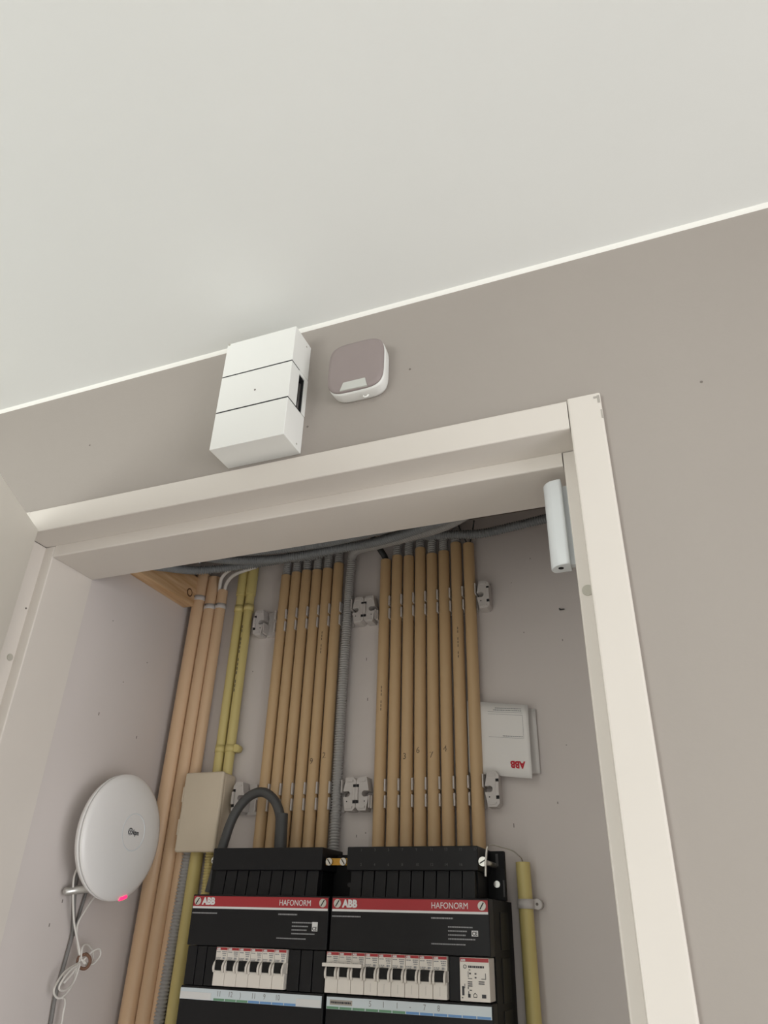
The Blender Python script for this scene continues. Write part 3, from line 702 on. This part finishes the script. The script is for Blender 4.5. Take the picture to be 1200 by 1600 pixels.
# yellow earth conduit at the right, its saddle and the bare wire
t = thing('earth_conduit', 'yellow rigid conduit right of the right black panel', 'conduit', (-.2196, 1.09, PB))
bm = new(); add_pipe(bm, -.2193, PB, -.2213, .0838, 1.094, .0098); link('rigid_pipe', bm, 'pipe_yellow', t)
bm = new(); add_cyl(bm, (-.2208, 1.094, .0275), (-.2208, 1.094, .0390), .0112, 22); add_box(bm, -.2208, -.2055, 1.0985, D_BACK - .0002, .0278, .0387); add_cyl(bm, (-.2060, D_BACK - .0004, .0333), (-.2060, 1.0962, .0333), .0064, 20)
sd = link('saddle', bm, 'clip_plastic', t); cyl_part('saddle_screw', 'stain', sd, (-.2060, 1.0964, .0333), (-.2060, 1.0956, .0333), .0018)
t = thing('earth_wire', 'thin bare wire curving from the yellow conduit to a bright screw', 'wire', (-.24, 1.06, .06))
tube_part('bare_wire', 'metal_bright', t, [(-.2213, 1.094, .070), (-.2215, 1.092, .086), (-.224, 1.086, .091), (-.231, 1.075, .097), (-.2390, 1.052, .0985), (-.2440, 1.020, .0990), (-.2456, 1.000, .0962)], .0009, n=8, step=.003)
tube_part('wire_pin', 'metal_bright', t, [(-.2454, 1.000, .0966), (-.2474, .998, .091), (-.2492, .997, .0749), (-.2500, .997, .0600)], .0015, n=8, step=.003)

# ---------------------------------------------------------------- folded booklet tucked behind the pipes
t = thing('manual_booklet', 'white folded manual with red logo, tucked behind the last beige pipe', 'booklet', (-.235, 1.10, .19))
def sheet(bm, x0, x1, ztop0, ztop1, zb0, zb1, dfun, n=14, th=.0006):
    A, B = [], []
    for i in range(n + 1):
        s = i / n; x = x0 + (x1 - x0) * s
        zt, zb = ztop0 + (ztop1 - ztop0) * s, zb0 + (zb1 - zb0) * s
        A.append([bm.verts.new(W((x, dfun(s, v), zt + (zb - zt) * v))) for v in [k / 6 for k in range(7)]])
        B.append([bm.verts.new(W((x, dfun(s, v) + th, zt + (zb - zt) * v))) for v in [k / 6 for k in range(7)]])
    for i in range(n):
        for k in range(6):
            f = bm.faces.new((A[i][k], A[i + 1][k], A[i + 1][k + 1], A[i][k + 1])); f.smooth = True
            f = bm.faces.new((B[i][k], B[i][k + 1], B[i + 1][k + 1], B[i + 1][k])); f.smooth = True
    for i in range(n):
        bm.faces.new((A[i][0], B[i][0], B[i + 1][0], A[i + 1][0])); bm.faces.new((A[i][6], A[i + 1][6], B[i + 1][6], B[i][6]))
    for k in range(6):
        bm.faces.new((A[0][k], A[0][k + 1], B[0][k + 1], B[0][k])); bm.faces.new((A[n][k], B[n][k], B[n][k + 1], A[n][k + 1]))
def coverd(s, v): return 1.101 - .005 * s - .014 * max(0, s - .45) ** 1.5 * (.55 + .9 * v)
BX0, BX1 = -.2950, -.1985
bm = new(); sheet(bm, BX0, BX1, .314, .2985, .206, .1915, coverd); cvr = link('cover_sheet', bm, 'paper', t)
bm = new(); sheet(bm, BX0, BX1 + .0085, .312, .2955, .207, .2015, lambda s, v: 1.1095 - .002 * s); link('back_sheet', bm, 'paper', t)
def onsheet(x, z):
    s = (x - BX0) / (BX1 - BX0); zt, zb = .314 + (.2985 - .314) * s, .206 + (.1915 - .206) * s
    return coverd(min(1, max(0, s)), min(1, max(0, (zt - z) / (zt - zb))))
def skew(x): return -.155 * (x - BX0) * 0.9
bm = new()
text_bm(bm, 'ABB', .0135, lambda u, v, w: (-.2085 - u, onsheet(-.2085 - u, .2120 - v) - .0002 - w, .2145 - v + skew(-.2085 - u) + .013), bold=.0006, squash=.9)
link('logo_lettering', bm, 'ink_red', cvr)
bm = new()
def rule(xa, xb, z, h, dashed=None):
    x = xa; rnd = random.Random(int(z * 9999))
    while x < xb - .0003:
        l = min(.0030 if dashed is None else rnd.uniform(.0012, .0040), xb - x)
        q = [(x, z), (x + l, z), (x + l, z + h), (x, z + h)]
        vs = [bm.verts.new(W((p[0], onsheet(p[0], p[1] + skew(p[0])) - .00025, p[1] + skew(p[0])))) for p in q]
        bm.faces.new(vs); x += l + (0 if dashed is None else .0005)
rule(-.262, -.2075, .2990, .0004); rule(-.262, -.2075, .2955, .0004)
rule(-.262, -.2085, .2610, .0004)
rule(-.250, -.2090, .3045, .0013, 1); rule(-.253, -.2090, .3015, .0013, 1); rule(-.240, -.2090, .2630, .0011, 1)
rule(-.2080, -.2076, .2612, .034)
link('printed_rules', bm, 'print_grey', cvr)

# ---------------------------------------------------------------- disc router on the left cupboard wall
t = thing('disc_router', 'white disc-shaped router on the left cupboard wall with red light', 'router', (-.82, .966, .02))
RC = (.968, .1115)
def ringx(x, r, n=72): return [(x, RC[0] + r * math.cos(2 * math.pi * k / n), RC[1] + r * math.sin(2 * math.pi * k / n)) for k in range(n)]
def ringc(x, r, n=56): return [(x, RC[0] + .0105 + r * math.cos(2 * math.pi * k / n), RC[1] + .006 + r * math.sin(2 * math.pi * k / n)) for k in range(n)]
bm = new(); loft(bm, [ringx(-.836, .045), ringx(-.828, .070), ringx(-.816, .0845), ringx(-.8105, .0873), ringx(-.8062, .0878)])
link('back_shell', bm, 'router_white', t)
bm = new(); loft(bm, [ringx(-.8062, .0862), ringx(-.8052, .0862)]); link('rim_gap', bm, 'shadow_and_gap_grey', t)
bm = new(); loft(bm, [ringx(-.8052, .0874), ringx(-.8035, .0876), ringx(-.8015, .0866), ringx(-.7985, .080), ringx(-.7950, .066), ringx(-.7930, .048), ringx(-.7922, .030), ringx(-.7920, .012)])
fs = link('front_shell', bm, 'router_white', t)
bm = new(); loft(bm, [ringc(-.7935, .0268), ringc(-.7921, .0268), ringc(-.7919, .0262), ringc(-.7919, .0252), ringc(-.7935, .0248)], False, False); link('centre_ring', bm, 'cool_plastic', fs)
yp, zp = RC[0] + .0095, RC[1] + .0055
bm = new(); text_bm(bm, 'kpn', .0098, lambda u, v, w: (-.7916 + w, yp - .0015 + u, zp - .0030 + v), bold=.0002, squash=.95)
def ringtube(cy, cz_, r): add_tube(bm, [(-.7915, cy + r * math.cos(a), cz_ + r * math.sin(a)) for a in [i * math.pi / 6 for i in range(13)]], .00036, step=.0006, n=6)
ringtube(yp - .0075, zp + .0005, .0048)
for a in (90, 210, 330): ringtube(yp - .0075 + .0022 * math.cos(math.radians(a)), zp + .0005 + .0022 * math.sin(math.radians(a)), .0021)
link('logo_lettering', bm, 'print_dark', fs)
a0 = math.radians(-74)
bm = new(); add_tube(bm, [(-.8012, RC[0] + .0858 * math.cos(a0 + s), RC[1] + .0858 * math.sin(a0 + s)) for s in (-.085, -.045, 0, .045, .085)], .0026, step=.002, n=10); link('status_light', bm, 'led_red', t)
bm = new(); add_tube(bm, [(-.8510, .9205, .0335), (-.8460, .9255, .0345), (-.835, .9365, .0375), (-.810, .9465, .0415)], .0060, step=.0012, n=16, radii=lambda u: .0060 * math.sqrt(max(.02, 1 - max(0, 1 - u / .10) ** 2))); link('stand_foot', bm, 'steel_satin', t)
bm = new(); add_box(bm, XL_JAMB, -.833, .950, .986, .096, .130, bevel=.003); link('wall_mount', bm, 'router_white', t)

# white cable below the router, and grey tubes that stand in for its shadow
def shadow_tube(name, label, pts, r, m, group=None):
    return tag(tube_part(name, m, None, pts, r, step=.003, n=8), label, 'cable', group)
shadow_tube('cable_shadow', 'thick grey tube standing in for a cable shadow down the left cupboard wall', [(-.8525, .945, .060), (-.8525, .947, .033), (-.8525, .957, -.003), (-.8525, .960, -.019), (-.8525, .957, -.050), (-.8525, .954, -.077), (-.8525, .952, -.095), (-.8525, .954, -.124), (-.8525, .956, -.17)], .0027, 'shadow_and_gap_grey')
shadow_tube('cable_shadow', 'short grey tube standing in for a second cable shadow under the router', [(-.8530, .985, .075), (-.8530, .978, .055), (-.8530, .971, .033), (-.8530, .965, -.003), (-.8520, .9615, -.021)], .0022, 'shadow_and_gap_grey')
t = thing('router_cable', 'white router cable tied into loops with a brown tie', 'cable', (-.84, .95, -.17))
tube_part('cable_strand', 'cable_white', t, [(-.832, .937, .075), (-.838, .929, .068), (-.840, .925, .053), (-.840, .931, .029), (-.840, .944, -.003), (-.836, .957, -.030), (-.832, .962, -.046), (-.830, .958, -.056), (-.830, .950, -.066), (-.832, .940, -.076)], .0015, step=.003, n=8)
tube_part('cable_strand', 'cable_white', t, [(-.836, .982, .050), (-.840, .978, .033), (-.842, .966, .014), (-.843, .956, -.007), (-.838, .958, -.030), (-.832, .962, -.046)], .0015, step=.003, n=8)
def closed(p): return p + [p[0]]
tube_part('cable_loop', 'cable_white', t, closed([(-.829, .961, -.048), (-.832, .963, -.034), (-.836, .976, -.031), (-.836, .989, -.038), (-.832, .990, -.050), (-.828, .979, -.057), (-.826, .967, -.054)]), .0014, step=.002, n=8)
tube_part('cable_loop', 'cable_white', t, closed([(-.826, .963, -.050), (-.822, .972, -.040), (-.820, .984, -.036), (-.820, .989, -.044), (-.822, .981, -.054), (-.824, .970, -.054)]), .0014, step=.002, n=8)
tube_part('cable_loop', 'cable_white', t, closed([(-.828, .960, -.053), (-.826, .940, -.062), (-.825, .927, -.074), (-.826, .927, -.082), (-.828, .940, -.084), (-.830, .956, -.077), (-.830, .961, -.062)]), .0014, step=.002, n=8)
tube_part('cable_loop', 'cable_white', t, closed([(-.832, .961, -.053), (-.834, .959, -.080), (-.836, .946, -.093), (-.838, .936, -.091), (-.838, .931, -.082), (-.836, .941, -.064)]), .0014, step=.002, n=8)
tube_part('cable_strand', 'cable_white', t, [(-.836, .946, -.093), (-.838, .955, -.095), (-.840, .960, -.102), (-.840, .960, -.112), (-.840, .961, -.124), (-.842, .962, -.17)], .0015, step=.003, n=8)
tube_part('brown_tie', 'tie_brown', t, closed([(-.824, .964, -.042), (-.818, .966, -.047), (-.818, .967, -.055), (-.824, .965, -.060), (-.834, .963, -.056), (-.834, .962, -.046)]), .0022, step=.002, n=8)
tube_part('cable_plug', 'router_white', t, [(-.824, .944, .082), (-.832, .937, .075), (-.837, .931, .070)], .0034, step=.003, n=10)

# small fixings and marks on the cupboard boards and the wall
bm = new(); add_cyl(bm, (-.1385, D_BACK, .453), (-.1385, D_BACK - .004, .453), .0012, 8); add_box(bm, -.1390, -.1310, D_BACK - .0046, D_BACK - .0034, .4505, .4522)
tag(link('nail', bm, 'cable_dark'), 'small bent nail high on the cupboard back board', 'nail')
rnd = random.Random(4)
bm = new()
for x, z in ((-.18, .55), (-.215, .51), (-.14, .40), (-.20, .42), (-.15, .24), (-.17, .16), (-.235, .13), (-.475, .40), (-.47, .33), (-.70, .40), (-.48, .12), (-.465, .125)):
    add_box(bm, x, x + .0012, D_BACK - .0002, D_BACK + .001, z, z + rnd.uniform(.001, .006))
sm = link('scuff_marks', bm, 'stain', bpy.data.objects['wall_cupboard_back'])
bm = new()
for d, z in ((.905, .44), (1.01, .40), (.96, .35), (.92, .285), (1.02, .27), (.93, .02), (.915, -.01)):
    add_box(bm, XL_JAMB - .001, XL_JAMB - .0003, d, d + .0015, z, z + rnd.uniform(.001, .005))
link('scuff_marks', bm, 'stain', bpy.data.objects['wall_cupboard_left'])
bm = new()
for x, z in ((.0925, .540), (-.405, .600), (-.255, .66), (-.80, .66)):
    add_cyl(bm, (x, D_WALL, z), (x, D_WALL - .0003, z), .0016, 10)
link('scuff_marks', bm, 'stain', bpy.data.objects['wall_front'])
